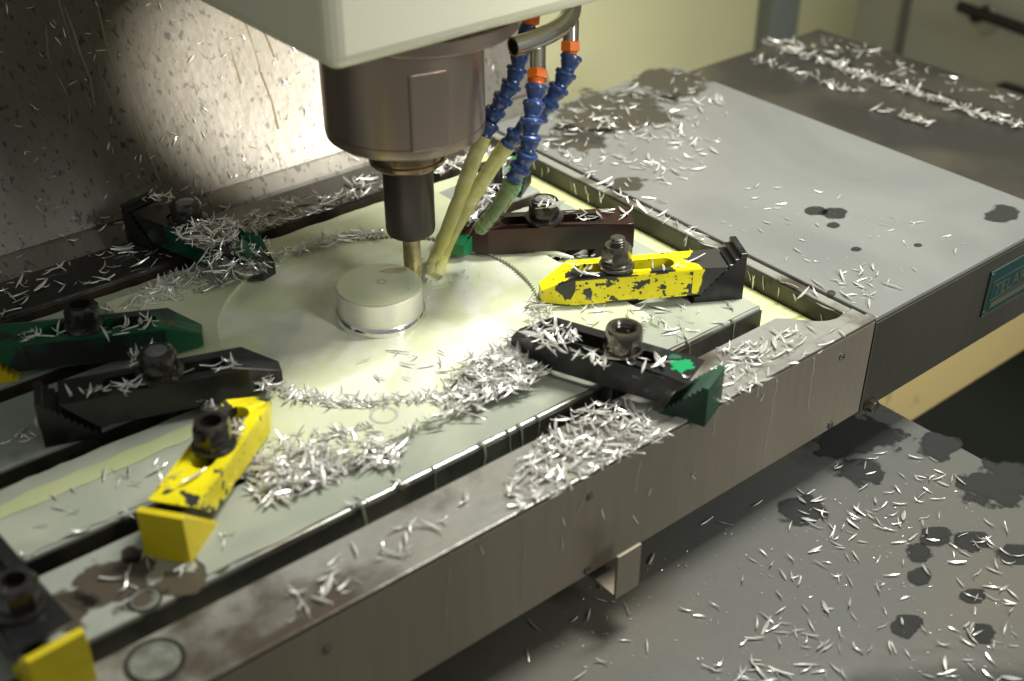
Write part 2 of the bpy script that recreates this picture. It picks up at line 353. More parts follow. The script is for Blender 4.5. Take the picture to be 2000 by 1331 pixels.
# front rim with the scooped corner, end rim
arc = []
for i in range(13):
    t = i/12; arc.append((XE+.0385*(1-t)+.0-.0, -.1875-.012*math.sin(math.pi*t)**.8 + .0215*t))
rim = [(X0, YF), (.2530, YF), (.2530, -.19), (.2448, -.19)]+arc[1:-1]+[(XE-.004, FAR[0]-SW), (X0, FAR[0]-SW)]
tpart('front_rim', prism(rim, DZ, 0), M_rim, bevel=.0008)
tpart('end_rim', boxvf(.2448, .2530, -.1895, YR, DZ, -.0005), M_rim, bevel=.0008)
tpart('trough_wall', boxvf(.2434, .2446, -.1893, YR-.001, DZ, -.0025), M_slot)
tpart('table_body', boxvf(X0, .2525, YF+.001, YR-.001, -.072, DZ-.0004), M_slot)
for i, y in enumerate(FAR):   # slot walls faced dark; rear two brown, light on them put into the colour
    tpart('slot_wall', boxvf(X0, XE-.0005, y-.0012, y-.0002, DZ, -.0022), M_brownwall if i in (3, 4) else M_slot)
M_rust = M_oil_shade.copy(); M_rust.name = 'brown_stain'; M_rust.node_tree.nodes['Principled BSDF'].inputs['Base Color'].default_value = (.085, .068, .048, 1); M_rust.node_tree.nodes['Principled BSDF'].inputs['Roughness'].default_value = .4
for k_, (u, v, ru, rv) in enumerate(((215, 1135, 80, 46), (345, 1140, 60, 16), (130, 1190, 60, 30), (420, 1100, 50, 14), (255, 1085, 30, 12))):
    blot(u, v, ru, rv, .0001, M_rust, tb, k_*3.1+70, 'stain')
# hole plugs in the rim and the front land
for u, v, r in ((303, 1292, .0115), (283, 1172, .007)):
    p = P(u, v, 0)
    tpart('hole_plug', lathe([(r*1.0, -.001), (r*1.0, .0006), (r*.86, .0007), (r*.82, .0002)], 32, (p.x, p.y, 0)), mat('murky_plug', (.19, .205, .17), (.12, .125, .1), 80., .45, .6, .2, .3), smooth=True)
    V, F = [], []
    tpart('hole_ring', lathe([(r*1.22, .0003), (r*1.20, .0008), (r*1.03, .0008), (r*1.0, .0003)], 32, (p.x, p.y, 0), False, False), M_slot, smooth=True)
# front sheets
ZB = -.0755
tpart('front_panel', boxvf(X0, .2535, YF-.0035, YF-.0005, ZB, -.0015), M_panel, bevel=.0006)
tpart('panel_lip', boxvf(X0, .2535, YF-.0034, YF+.004, .0002, .0016), M_rim, bevel=.0005)
def screw(u, v, r, name='panel_screw'):
    p = Pa(u, v, 1, YF-.004)
    o = tpart(name, xf(lathe([(r, 0), (r*.95, r*.3), (r*.6, r*.55), (r*.1, r*.6)], 20), (p.x, YF-.0035, p.z), M3=Matrix.Rotation(math.pi/2, 3, 'X')), M_nutgrey, smooth=True)
for u, v in ((1152, 971), (1147, 1115), (1645, 697), (1622, 831), (640, 1270)): screw(u, v, .0028)
for k_, (u, v, u2, v2) in enumerate(((1518, 745, 1492, 885), (1152, 945, 1096, 1080), (1030, 1010, 1018, 1180), (1250, 905, 1240, 960), (880, 1080, 868, 1230), (1400, 800, 1392, 850), (1590, 700, 1578, 800))):
    a, b_ = Pa(u, v, 1, YF-.0036), Pa(u2, v2, 1, YF-.0036)
    pts_ = [a.lerp(b_, i/8)+Vector((.0012*noise.noise(Vector((i*.8, k_*2.3, 0))), .0003, 0)) for i in range(9)]
    tpart('dried_run', tube(pts_, [rnd.uniform(.00045, .0009) for i in range(9)], 6), mat('dried_panel_run', (.30, .27, .20), None, r1=.3), smooth=True)
# bracket hanging below the front
a, b_ = Pa(1204, 1087, 1, YF-.020), Pa(1250, 1060, 1, YF-.020); zb = Pa(1204, 1165, 1, YF-.020).z
br = tpart('hook_bracket', boxvf(a.x, b_.x, YF-.0215, YF-.0195, zb, a.z), M_panel, bevel=.0004)
tpart('bracket_foot', boxvf(a.x, b_.x, YF-.0193, YF+.03, zb, zb+.002), M_panel, bevel=.0004)
tpart('bracket_leg', boxvf(a.x, b_.x, YF+.02, YF+.022, zb+.0022, -.0722), M_panel)

# end cover beyond the trough
ec = empty('end_cover', (.37, 0, -.075)); tag(ec, 'broad grey sheet metal end cover with teal nameplate beside the trough', 'table cover')
def epart(name, vf, m, **k): return mk(name, ([(x-.37, y, z+.075) for x, y, z in vf[0]], vf[1]), m, ec, **k)
XC0, XC1 = .2546, .488
epart('cover_top', boxvf(XC0, XC1, YF-.003, .205, -.003, .0012), M_cover, bevel=.001)
epart('cover_front', boxvf(XC0+.0008, 1.0, YF-.0035, YF-.0005, ZB-.001, -.0035), M_panel if False else mat('dark_brushed_steel', (.17, .165, .14), (.11, .105, .09), 5., .4, .65, .36, .45, .8, .8, .1, 200, stretch=(1, 1, .06), grain=.12, gscale=260), bevel=.0005)
epart('cover_body', boxvf(XC0+.001, XC1-.004, YF+.0005, .203, -.07, -.0035), M_slot)
p = Pa(1690, 795, 1, YF-.004)
epart('hex_bolt', xf(join(lathe([(.0062, 0), (.0062, .0012)], 24), xf(hexnut(.0085, .005), (0, 0, .0012))), (p.x+.004, YF-.0036, p.z+.001), M3=Matrix.Rotation(math.pi/2, 3, 'X')), M_nutgrey)
epart('corner_screw', lathe([(.003, 0), (.0028, .0012), (.0012, .0016)], 16, (P(1623, 577, 0).x, P(1623, 577, 0).y, .0012)), M_nutgrey, smooth=True)
for k_, (u, v, ru, rv) in enumerate(((1590, 414, 22, 7), (1635, 418, 26, 9), (1627, 440, 10, 5), (1960, 418, 34, 14), (1792, 479, 9, 5), (1672, 488, 12, 5))):
    blot(u, v, ru, rv, .0012, M_oil_shade, ec, k_*2.3+40)
M_stain = M_oil_shade.copy(); M_stain.name = 'brown_oil_stain'; M_stain.node_tree.nodes['Principled BSDF'].inputs['Base Color'].default_value = (.06, .052, .04, 1); M_stain.node_tree.nodes['Principled BSDF'].inputs['Roughness'].default_value = .3
for k_, (u, v, ru, rv) in enumerate(((1210, 225, 110, 40), (1310, 165, 70, 26), (1130, 275, 60, 24), (1230, 360, 34, 9))):
    blot(u, v, ru, rv, .0011, M_stain, ec, k_*2.3+90, 'oil_stain')
# nameplate
n1, n2, n3 = Pa(1937, 532, 1, YF-.0045), Pa(1915, 620, 1, YF-.0045), Pa(2000, 495, 1, YF-.0045)
NX0, NZ1, NZ0 = n1.x, n1.z, n2.z
npz = epart('nameplate', boxvf(NX0, NX0+.11, YF-.0048, YF-.0036, NZ0, NZ1), M_teal, bevel=.0003)
def npart(name, x0, x1, z0, z1, m=M_brass): return mk(name, ([(x-.37, y, z+.075) for x, y, z in boxvf(NX0+x0, NX0+x1, YF-.0053, YF-.0047, NZ0+z0, NZ0+z1)[0]], boxvf(0, 1, 0, 1, 0, 1)[1]), m, npz)
H = NZ1-NZ0
t_ = .0005
for x0, x1, z0, z1 in ((0, .11, 0, t_), (0, .11, H-t_, H), (0, t_, t_, H-t_), (.006, .10, H*.30, H*.30+t_), (.006, .10, H*.72, H*.72+t_), (.006, .006+t_, H*.30+t_, H*.72), (.008, .10, H*.12, H*.24)):
    npart('gilt_line', x0, x1, z0, z1)
for x, z in ((.003, .003), (.003, H-.003)):
    mk('rivet', ([(a_-.37, b2, c_+.075) for a_, b2, c_ in xf(lathe([(.0013, 0), (.001, .0006)], 12), (NX0+x, YF-.0047, NZ0+z), M3=Matrix.Rotation(math.pi/2, 3, 'X'))[0]], lathe([(.0013, 0), (.001, .0006)], 12)[1]), M_chrome, npz)
def text(name, body, size, loc, rot, m, parent, ext=.0002):
    c = bpy.data.curves.new(name, 'FONT'); c.body = body; c.size = size; c.extrude = ext; c.offset = 0
    t = bpy.data.objects.new(name, c); col.objects.link(t)
    dg = bpy.context.evaluated_depsgraph_get(); me = bpy.data.meshes.new_from_object(t.evaluated_get(dg)); bpy.data.objects.remove(t)
    o = link(name, me, m, parent); o.location = loc; o.rotation_euler = rot; return o
text('lettering', 'TELAR', H*.40, (NX0+.009-.37, YF-.0050, NZ0+H*.36+.075), (math.pi/2, 0, 0), M_brass, npz)

# darker step cover at the far end
ZD = -.014
dx1 = P(1620, 63, ZD).x
fc = mk('step_cover', boxvf(XC1+.0008, dx1, -.16, .215, -.07, ZD), M_darkcover, bevel=.0015)
tag(fc, 'dark oily step cover beyond the grey end cover, rows of chips on it', 'way cover')
mk('ridge', boxvf(dx1-.07, dx1-.066, -.159, .214, ZD+.0003, ZD+.003), M_darkcover, fc)

# ------------------------------------------------------------------ workpiece
WX0, WX1, WY0, WY1, WT = -.135, .1355, -.119, .124, .0052
DC = Vector((.002, .0, 0)); DR = .1045; NT = 190
wk = empty('workpiece', (DC.x, DC.y, .0002)); tag(wk, 'aluminium workpiece plate with round toothed pocket and turned centre boss', 'workpiece')
angs = sorted(set([2*math.pi*i/(NT*4) for i in range(NT*4)]+[math.atan2(y-DC.y, x-DC.x) % (2*math.pi) for x in (WX0, WX1) for y in (WY0, WY1)]))
V, F = [], []
def rect_r(a):
    c, s = math.cos(a), math.sin(a); t = 9
    if c > 1e-9: t = min(t, (WX1-DC.x)/c)
    if c < -1e-9: t = min(t, (WX0-DC.x)/c)
    if s > 1e-9: t = min(t, (WY1-DC.y)/s)
    if s < -1e-9: t = min(t, (WY0-DC.y)/s)
    return t
for a in angs:
    ph = (a*NT/(2*math.pi)) % 1.0; ri = DR+.0017*(1-abs(2*ph-1)) ; c, s = math.cos(a), math.sin(a); ro = max(rect_r(a), ri+.0005)
    for r, z in ((ri, .0006), (ri, WT), (ro, WT), (ro, .0)): V.append((r*c, r*s, z))
n = len(angs)
for i in range(n):
    k = (i+1) % n
    for j in range(3): F.append((i*4+j, k*4+j, k*4+j+1, i*4+j+1))
mk('plate', (V, F), M_coolplate, wk)
mk('pocket_floor', lathe([(DR+.0025, 0), (DR+.0025, .0008)], 96), M_alu, wk)
BR, BZ = .0280, .0247
M_boss_top = None
mk('boss', lathe([(.0296, .0009), (.0296, .0052), (.0286, .0072), (BR, .0080), (BR, BZ-.0004), (BR-.0004, BZ)], 96), M_alu, wk, True)
mk('boss_foot_ring', lathe([(.0298, .0012), (.0302, .0024), (.0300, .0056), (.0288, .0074)], 96, cap0=False, cap1=False), mat('polished_aluminium', (.86, .85, .83), None, r1=.12, m1=1.), wk, True)
# coolant lying on the boss, with the dry oval left open
V, F = [], []
c0 = P(767, 530, BZ)-DC; c0.z = 0
oval = []
for i in range(28):
    a = 2*math.pi*i/28; o_ = RT*(.0088*math.cos(a)*(1+.12*math.sin(2*a)))+FH*(.0044*math.sin(a)*(1+.15*math.cos(a+.6)))
    oval.append((c0.x+o_.x, c0.y+o_.y))
outer = [((BR-.0007)*math.cos(2*math.pi*i/72), (BR-.0007)*math.sin(2*math.pi*i/72)) for i in range(72)]
bf = mk('coolant_film', prism(outer, BZ+.0001, BZ+.0006, [oval]), M_coolplate, None, kind='stuff'); bf.location = (DC.x, DC.y, .0002)
tag(bf, 'milky coolant film on the boss top around a dry tan oval', 'coolant')
mk('dry_patch', prism([(x*1.0, y*1.0) for x, y in oval], BZ+.00005, BZ+.0002), mat('dry_aluminium', (.52, .46, .28), (.44, .39, .24), 90., .4, .6, .4, .5, .4, .4), wk)
pr = P(745, 553, BZ)-DC
mk('centre_mark', lathe([(.0030, BZ+.0006), (.0029, BZ+.0009), (.0026, BZ+.0009), (.0025, BZ+.0006)], 32, (pr.x, pr.y, 0), False, False), mat('wet_dark_ring', (.30, .31, .27), None, r1=.15), wk, True)

# pool of coolant in the pocket (gently heaving surface)
def pool(name, R, z, amp, sc, m, lab, rin=0., rings=46, n=150):
    V, F = [], []
    for j in range(rings+1):
        r = rin+(R-rin)*j/rings
        for i in range(n):
            a = 2*math.pi*i/n; x, y = r*math.cos(a), r*math.sin(a)
            V.append((x, y, z+amp*noise.noise(Vector((x*sc, y*sc, 3.1)))+-.0004*math.exp(-((r-.031)/.006)**2)*(1 if rin else 0)))
    for j in range(rings):
        for i in range(n): k = (i+1) % n; F.append((j*n+i, j*n+k, (j+1)*n+k, (j+1)*n+i))
    o = mk(name, (V, F), m, None, True, kind='stuff'); o.location = (DC.x, DC.y, .0002); tag(o, lab, 'coolant'); return o
pool('coolant_pool', DR+.001, .0027, .0006, 55, M_cool, 'creamy yellow coolant pooled in the round toothed pocket', .0280)

def slab(name, outline, z, t, m, lab, bevel=0.0004):
    o = mk(name, prism(outline, z-t, z), m, None, kind='stuff', bevel=bevel); tag(o, lab, 'coolant'); return o
slab('trough_coolant', [(XE+.0005, -.1885), (.2432, -.1885), (.2432, YR-.002), (XE+.0005, YR-.002)], -.0165, .012, M_coolgreen, 'yellow green coolant standing in the end trough')
slab('slot_coolant', [(X0, FAR[0]-SW+.0003), (XE-.001, FAR[0]-SW+.0003), (XE-.001, FAR[0]-.0016), (X0, FAR[0]-.0016)], -.0215, .007, M_coolgrey, 'grey coolant in the bottom of the front slot')
# thin sheet of milky coolant with wavy edges over the lands right of the plate and in front
def wavy(x0, x1, y0, y1, seed, n=60, amp=.003):
    pts = []
    for i in range(n): t = i/n; pts.append((x0+(x1-x0)*t, y0+amp*abs(noise.noise(Vector((t*9, seed, 0))))))
    for i in range(n//2): t = i/(n//2); pts.append((x1-amp*abs(noise.noise(Vector((t*7, seed, 4)))), y0+(y1-y0)*t))
    for i in range(n): t = i/n; pts.append((x1+(x0-x1)*t, y1-amp*abs(noise.noise(Vector((t*9, seed, 8))))))
    for i in range(n//2): t = i/(n//2); pts.append((x0+amp*noise.noise(Vector((t*7, seed, 12))), y1+(y0-y1)*t))
    return pts
slab('land_coolant', wavy(-.20, XE-.001, FAR[0]+.001, FAR[1]-SW-.001, 1.3), .0009, .0008, M_coolgrey, 'thin milky coolant spread over the front land')
slab('land_coolant', wavy(WX1+.0005, XE-.001, FAR[1]+.001, FAR[2]-SW-.001, 2.3), .0009, .0008, M_coolgrey, 'thin milky coolant on the land under the chipped yellow clamp')
slab('land_coolant', wavy(WX1+.0005, XE-.001, FAR[2]+.001, FAR[3]-SW-.001, 5.1), .0009, .0008, M_coolgrey, 'thin milky coolant on the land under the red brown clamp')
slab('land_coolant', wavy(-.33, WX0-.0005, FAR[1]+.001, FAR[2]-SW-.001, 7.7), .0008, .0007, M_coolgrey, 'thin milky coolant under the black clamp')
slab('land_coolant', wavy(-.24, WX0+.10, WY1+.001, FAR[4]-SW-.001, 9.7), .0009, .0008, M_coolgrey, 'thin milky coolant on the rear land behind the plate')
slab('land_coolant', wavy(WX0+.10, XE-.002, WY1+.001, FAR[4]-SW-.001, 11.7), .0010, .0009, M_coolplate, 'yellowish coolant on the rear land behind the spindle')
p1, p2 = P(0, 1000, .001), P(385, 862, .001)
slab('coolant_run', wavy(p1.x-.12, p2.x+.02, p1.y-.007, p1.y+.007, 21., amp=.006), .0013, .0004, M_coolstrip, 'yellow green run of coolant along the flooded land')
# coolant running over the edge of the front slot
dr = empty('coolant_runs', (0, FAR[0], -.0215)); tag(dr, 'milky coolant running down the wall of the front slot', 'coolant'); dr['kind'] = 'stuff'
for u, v, wdt in ((700, 985, .003), (848, 918, .0009), (936, 866, .0024), (988, 842, .0011), (1012, 832, .0018), (1048, 815, .001), (1345, 672, .0008), (1430, 628, .001), (1442, 632, .0007)):
    x = P(u, v, 0).x; w0 = wdt
    path = [(x, .004, .0221), (x, -.0012, .0219), (x+.0006, -.0026, .0205), (x+.002*rnd.uniform(-1, 1), -.0026, .012), (x+.003*rnd.uniform(-1, 1), -.0024, .0006)]
    tv, tf = tube(spline(path, 14), [w0*(.75-.4*min(1, i/7)) for i in range(15)], 8)
    mk('run', ([(x_, y_*.45-.0005, z_) for x_, y_, z_ in tv], tf), M_run, dr, True)

# ------------------------------------------------------------------ clamps
def clamp(name, heel, ang, L, label, bar_m, blk_m, nut_m, side_m=None, zt=.027, h=.0195, wd=.026, nut_u=.045, style='hex', blkh=.027, nose=.02, slot=(.030, .088), base=0.0, square=False, af=.0185, nh=.0135):
    """strap clamp: slotted bar, serrated step block at the heel, stud, washer and nut"""
    e = empty(name, (heel[0], heel[1], base), ang); tag(e, label, 'clamp', None)
    hw = wd/2; zt -= base; tip = hw*.42
    out = [(0, -hw), (L, -hw), (L+nose, -tip), (L+nose, tip), (L, hw), (0, hw)]
    s0, s1 = slot; sr = .0062; hole = []
    for i in range(11): a = math.pi/2+math.pi*i/10; hole.append((s0+sr*math.cos(a), sr*math.sin(a)))
    for i in range(11): a = -math.pi/2+math.pi*i/10; hole.append((s1+sr*math.cos(a), sr*math.sin(a)))
    zb = zt-h
    vf = prism(out, zb, zt, [hole], zfun=lambda x, y: zt-(.0105 if x > L+nose*.5 else 0.), zbot=lambda x, y: zb)
    V = vf[0] if square else [(x+(h*.92 if (x < .001 and z < zb+.001) else 0), y, z) for x, y, z in vf[0]]
    mk('bar', (V, vf[1]), bar_m, e, bevel=.0005)
    if side_m is not None:   # paint left on both flanks
        for s in (-1, 1):
            y0, y1 = sorted((s*(hw+.00015), s*(hw-.001)))
            mk('flank', boxvf(.024, L-.001, y0, y1, zb+.0012, zt-.0012), side_m, e)
    if square: blkh = zb
    # step block, sawtooth face up towards the bar
    prof = [(-.0105, 0), (-.0105, blkh)]
    prof += [(-.0065, blkh)]
    nt_ = 9; x0_, z0_, x1_, z1_ = -.0060, blkh-.0003, -.0060+(blkh-.002)*.98, .002
    if square: prof = [(0.004, 0), (.004, zb-.0002), (.03, zb-.0002)]; x0_, z0_, x1_, z1_ = .030, zb-.0002, .034, .001
    for i in range(nt_):
        t = i/nt_; t2 = (i+1)/nt_
        prof.append((x0_+(x1_-x0_)*t, z0_+(z1_-z0_)*t)); prof.append((x0_+(x1_-x0_)*t, z0_+(z1_-z0_)*t2))
    prof += [(x1_, 0)]
    pv, pf = prism([(x, z) for x, z in prof], -hw+.0004, hw-.0004)
    dz = -.0022; dxx = -.0020
    mk('step_block', ([(x+dxx, -y_, z) for x, z, y_ in pv], pf), blk_m, e, bevel=.0004)
    nu = Matrix.Identity(3)
    if style == 'cap':
        prof = [(.0128, 0), (.0128, .0016), (.0108, .0024)]
        mk('washer', lathe([(.0138, 0), (.0142, .0008), (.0138, .0026), (.0112, .0032)], 40, (nut_u, 0, zt)), nut_m, e, True)
        mk('nut', lathe([(.0106, 0), (.0110, .0012), (.0109, .0095), (.0098, .0122), (.0075, .0132), (.0074, .0128)], 40, (nut_u, 0, zt+.0032)), nut_m, e, True)
        mk('stud', lathe([(.0075, 0), (.0075, .0126), (.0060, .0131), (.003, .0134)], 28, (nut_u, 0, zt+.0030)), mat('wet_stud_top', (.17, .19, .185), (.11, .12, .12), 90., .4, .6, .14, .2), e, True)
        top_ = zt
    else:
        mk('washer', lathe([(.0118, 0), (.0122, .0008), (.0118, .0022), (.0098, .0028)], 40, (nut_u, 0, zt)), nut_m, e, True)
        if style == 'ring':
            mk('nut', xf(lathe([(.0112, 0), (.0114, .001), (.0112, .0120), (.0104, .0136), (.0080, .0138), (.0066, .0124), (.0062, .0118), (.0066, .0108), (.0060, .0098), (.0064, .0088), (.0058, .0060)], 40), (nut_u, 0, zt+.0026)), nut_m, e, True)
        elif style == 'stud':
            mk('nut', xf(join(lathe([(.0104, 0), (.0106, .0015), (.0100, .0026)], 40), xf(hexnut(.0180, nh-.002, .0048, .3, bore=.001), (0, 0, .0022))), (nut_u, 0, zt+.0026)), nut_m, e, True)
            thr = []
            z = zt-.012
            r0 = .0050
            thr.append((r0, z))
            z = zt+nh-.001
            for i in range(5): thr += [(r0, z), (r0*1.02, z+.0006), (r0*.84, z+.0012)]; z += .0018
            thr += [(r0*.95, z), (r0*.72, z+.0008)]
            mk('stud', lathe(thr, 28, (nut_u, 0, 0)), M_nutgrey, e, True)
        else:
            mk('nut', xf(hexnut(af, nh, .0058, .18, bore=.006), (nut_u, 0, zt+.0026), M3=Matrix.Rotation(.35, 3, 'Z')), nut_m, e, True)
    mk('bolt', lathe([(.0050, -base+DZ+.004), (.0050, zt+.003)], 20, (nut_u, 0, 0)), M_slot, e)
    return e
rad = math.radians
def uof(heel, ang, u, v, z):   # slot position of a nut seen at (u, v)
    p = P(u, v, z); return (p.x-heel[0])*math.cos(ang)+(p.y-heel[1])*math.sin(ang)
c5 = ((.0869, -.2021), rad(111.8)); c6 = ((.1993, -.1191), rad(150.1)); c7 = ((.1954, -.0355), rad(146.)); c4 = ((-.2010, -.1175), rad(37.)); c3 = ((-.208, .011), rad(-19.3)); c2 = ((-.2204, .0966), rad(-27.9))
c5e = clamp('strap_clamp', *c5, .100, 'black strap clamp with green paint spot, heel on the front rim', M_black, M_greendk, mat('oiled_dark_nut', (.24, .21, .175), (.12, .10, .085), 90., .4, .6, .15, .22, .85, .85, coat=.5), style='ring', wd=.0275, nut_u=uof(*c5, 1203, 700, .027), slot=(.030, .085))
def spot(e, u, v, ru, rv, z, m, seed): 
    pts = []
    iv_ = Matrix.Rotation(-e.rotation_euler.z, 3, 'Z')
    for i in range(36):
        a = 2*math.pi*i/36; k = 1+.55*noise.noise(Vector((math.cos(a)*2, math.sin(a)*2, seed)))+.35*noise.noise(Vector((math.cos(a)*6, math.sin(a)*6, seed+9)))
        p = iv_ @ (P(u+ru*k*math.cos(a), v+rv*k*math.sin(a), z)-e.location); pts.append((p.x, p.y))
    mk('paint_spot', prism(pts, z+.00005, z+.0003), m, e)
M_spot = mat('bright_green_paint', (.0, .27, .085), None, r1=.35)
spot(c5e, 1330, 715, 24, 12, .027, M_spot, 3.3); spot(c5e, 1318, 698, 12, 5, .027, mat('faded_green_paint', (.02, .10, .06), None, r1=.35), 5.3)
clamp('strap_clamp', *c6, .1045, 'yellow strap clamp with chipped paint and bare black heel beside the end trough', M_yel2, M_black, M_nutgrey, M_yelflank, style='stud', nut_u=uof(*c6, 1217, 548, .027), blkh=.036, slot=(.040, .094))
clamp('strap_clamp', *c7, .104, 'dark red brown strap clamp splashed with coolant behind the yellow one', M_redblk, M_black, M_nut, style='cap', nut_u=uof(*c7, 1064, 435, .027), wd=.0255, square=True)
clamp('strap_clamp', *c4, .088, 'bright yellow strap clamp with yellow step block and oval slot', M_yel, M_yelblk, M_nut, M_yel, style='hex', nut_u=uof(*c4, 408, 868, .027), blkh=.030, h=.018, slot=(.035, .078), af=.019)
clamp('strap_clamp', *c3, .105, 'plain black strap clamp with smooth round cap nut', M_black, M_black, M_nut, style='cap', nut_u=uof(*c3, 312, 722, .027), wd=.0255, blkh=.0295)
clamp('strap_clamp', *c2, .108, 'dark green strap clamp with black hex nut and yellow step block', M_green, M_yelblk, M_nut, mat('dirty_green_flank', (.012, .03, .024), (.008, .009, .009), 40., .45, .55, .3, .4, coat=.2), style='hex', nut_u=uof(*c2, 163, 655, .027), wd=.0255, slot=(.040, .096))
# rear ones
def from_px(hu, hv, nu_, nv, z):
    a, b = P(hu, hv, z), P(nu_, nv, z); d = b-a; return (a.x, a.y), math.atan2(d.y, d.x), d.length
h_, a_, l_ = from_px(287, 402, 505, 487, .027)
clamp('strap_clamp', h_, a_, l_-.012, 'black strap clamp with green heel buried in chips near the rear wall', M_greenblk if False else mat('green_topped_black', (.012, .013, .014), (.0, .06, .025), 22., .56, .60, .26, .34, coat=.25), M_black, M_nut, style='cap', nut_u=uof(h_, a_, 375, 430, .027), wd=.028, blkh=.030)
h_, a_, l_ = from_px(1000, 305, 900, 440, .027)
clamp('strap_clamp', h_, a_, l_-.01, 'bright green strap clamp behind the blue hoses, covered with chips', mat('worn_bright_green', (.005, .15, .055), (.03, .018, .014), 30., .48, .53, .25, .3, coat=.3), M_black, M_nut, style='hex', nut_u=l_*.45, wd=.026)
h_, a_, l_ = from_px(88, 1243, -10, 1123, .027)
clamp('strap_clamp', h_, a_, .10, 'black strap clamp with yellow step block at the open end of the table', M_black, M_yelblk, M_nut, style='hex', nut_u=uof(h_, a_, 0, 1195, .030), wd=.027, blkh=.030)

# ------------------------------------------------------------------ spindle head, holder, cutter
AX, AY = .034, .0077
hdv = boxvf(AX-.086, AX+.135, AY-.063, AY+.55, .1955, .75)
sh = mk('headstock', hdv, M_cream, bevel=.009, seg=4); tag(sh, 'cream painted machine head casting above the spindle', 'machine head')
sp = empty('spindle', (AX, AY, .132)); tag(sp, 'round brownish steel spindle nose under the cream head', 'spindle')
def spart(name, vf, m, **k): return mk(name, ([(x, y, z-.132) for x, y, z in vf[0]], vf[1]), m, sp, **k)
spart('nose', lathe([(.030, .1215), (.0470, .1215), (.0495, .1235), (.0500, .1265), (.0500, .1292), (.0493, .1295), (.0493, .1299), (.0500, .1302), (.0500, .186)], 96), M_spin, smooth=True)
spart('nose_flange', lathe([(.030, .1862), (.058, .1862), (.060, .188), (.060, .1953), (.030, .1953)], 96, (.013, -.002, 0)), M_spin, smooth=True)
for ang in (250, 285, 320, 215): 
    a = math.radians(ang); spart('socket_screw', lathe([(.0022, .1208), (.0022, .1218)], 16, (.040*math.cos(a), .040*math.sin(a), 0)), M_flange)
# facet added on the nose, standing in for a trapezoid reflection
a = math.atan2(CAM.y-AY, CAM.x-AX)+.30
kx, ky = math.cos(a), math.sin(a)
kv = [(.0470, -.013), (.0503, -.0115), (.0503, .0115), (.0470, .013)]
pv, pf = prism(kv, .129, .176)
spart('reflection_facet', ([(x*kx-y*ky, x*ky+y*kx, z) for x, y, z in pv], pf), M_spin, bevel=.001)
th = empty('tool_holder', (AX, AY, .053)); tag(th, 'black cylindrical tool holder with flange under the spindle', 'tool holder')
def hpart(name, vf, m, **k): return mk(name, ([(x, y, z-.053) for x, y, z in vf[0]], vf[1]), m, th, **k)
hpart('flange', lathe([(.019, .0995), (.0225, .1002), (.0243, .1022), (.0245, .1045), (.0232, .1055), (.0232, .1068), (.0245, .1078), (.0243, .1125), (.0225, .1145), (.0225, .1213)], 72), M_flange, smooth=True)
hpart('body', lathe([(.006, .0492), (.0135, .0495), (.0157, .0512), (.0163, .0540), (.0163, .0994)], 72), M_holder, smooth=True)
mill = empty('end_mill', (AX, AY, .002)); tag(mill, 'gold brown end mill cutting beside the boss', 'cutter')
MR = .0058
mk('shank', lathe([(MR, .024), (MR, .0515)], 40), M_carbide, mill, True)
V, F = [], []
nz_, na = 36, 48
for j in range(nz_+1):
    z = .0015+.0225*j/nz_; tw = z/.0225*2.2
    for i in range(na):
        a = 2*math.pi*i/na; fl = (math.cos(4*a)*.5+.5)**2; r = MR*(1-.32*fl*min(1, (nz_-j)/6)); V.append((r*math.cos(a+tw), r*math.sin(a+tw), z))
for j in range(nz_):
    for i in range(na): k = (i+1) % na; F.append((j*na+i, j*na+k, (j+1)*na+k, (j+1)*na+i))
F.append(tuple(range(na)))
mk('flutes', (V, F), M_carbide, mill, True)

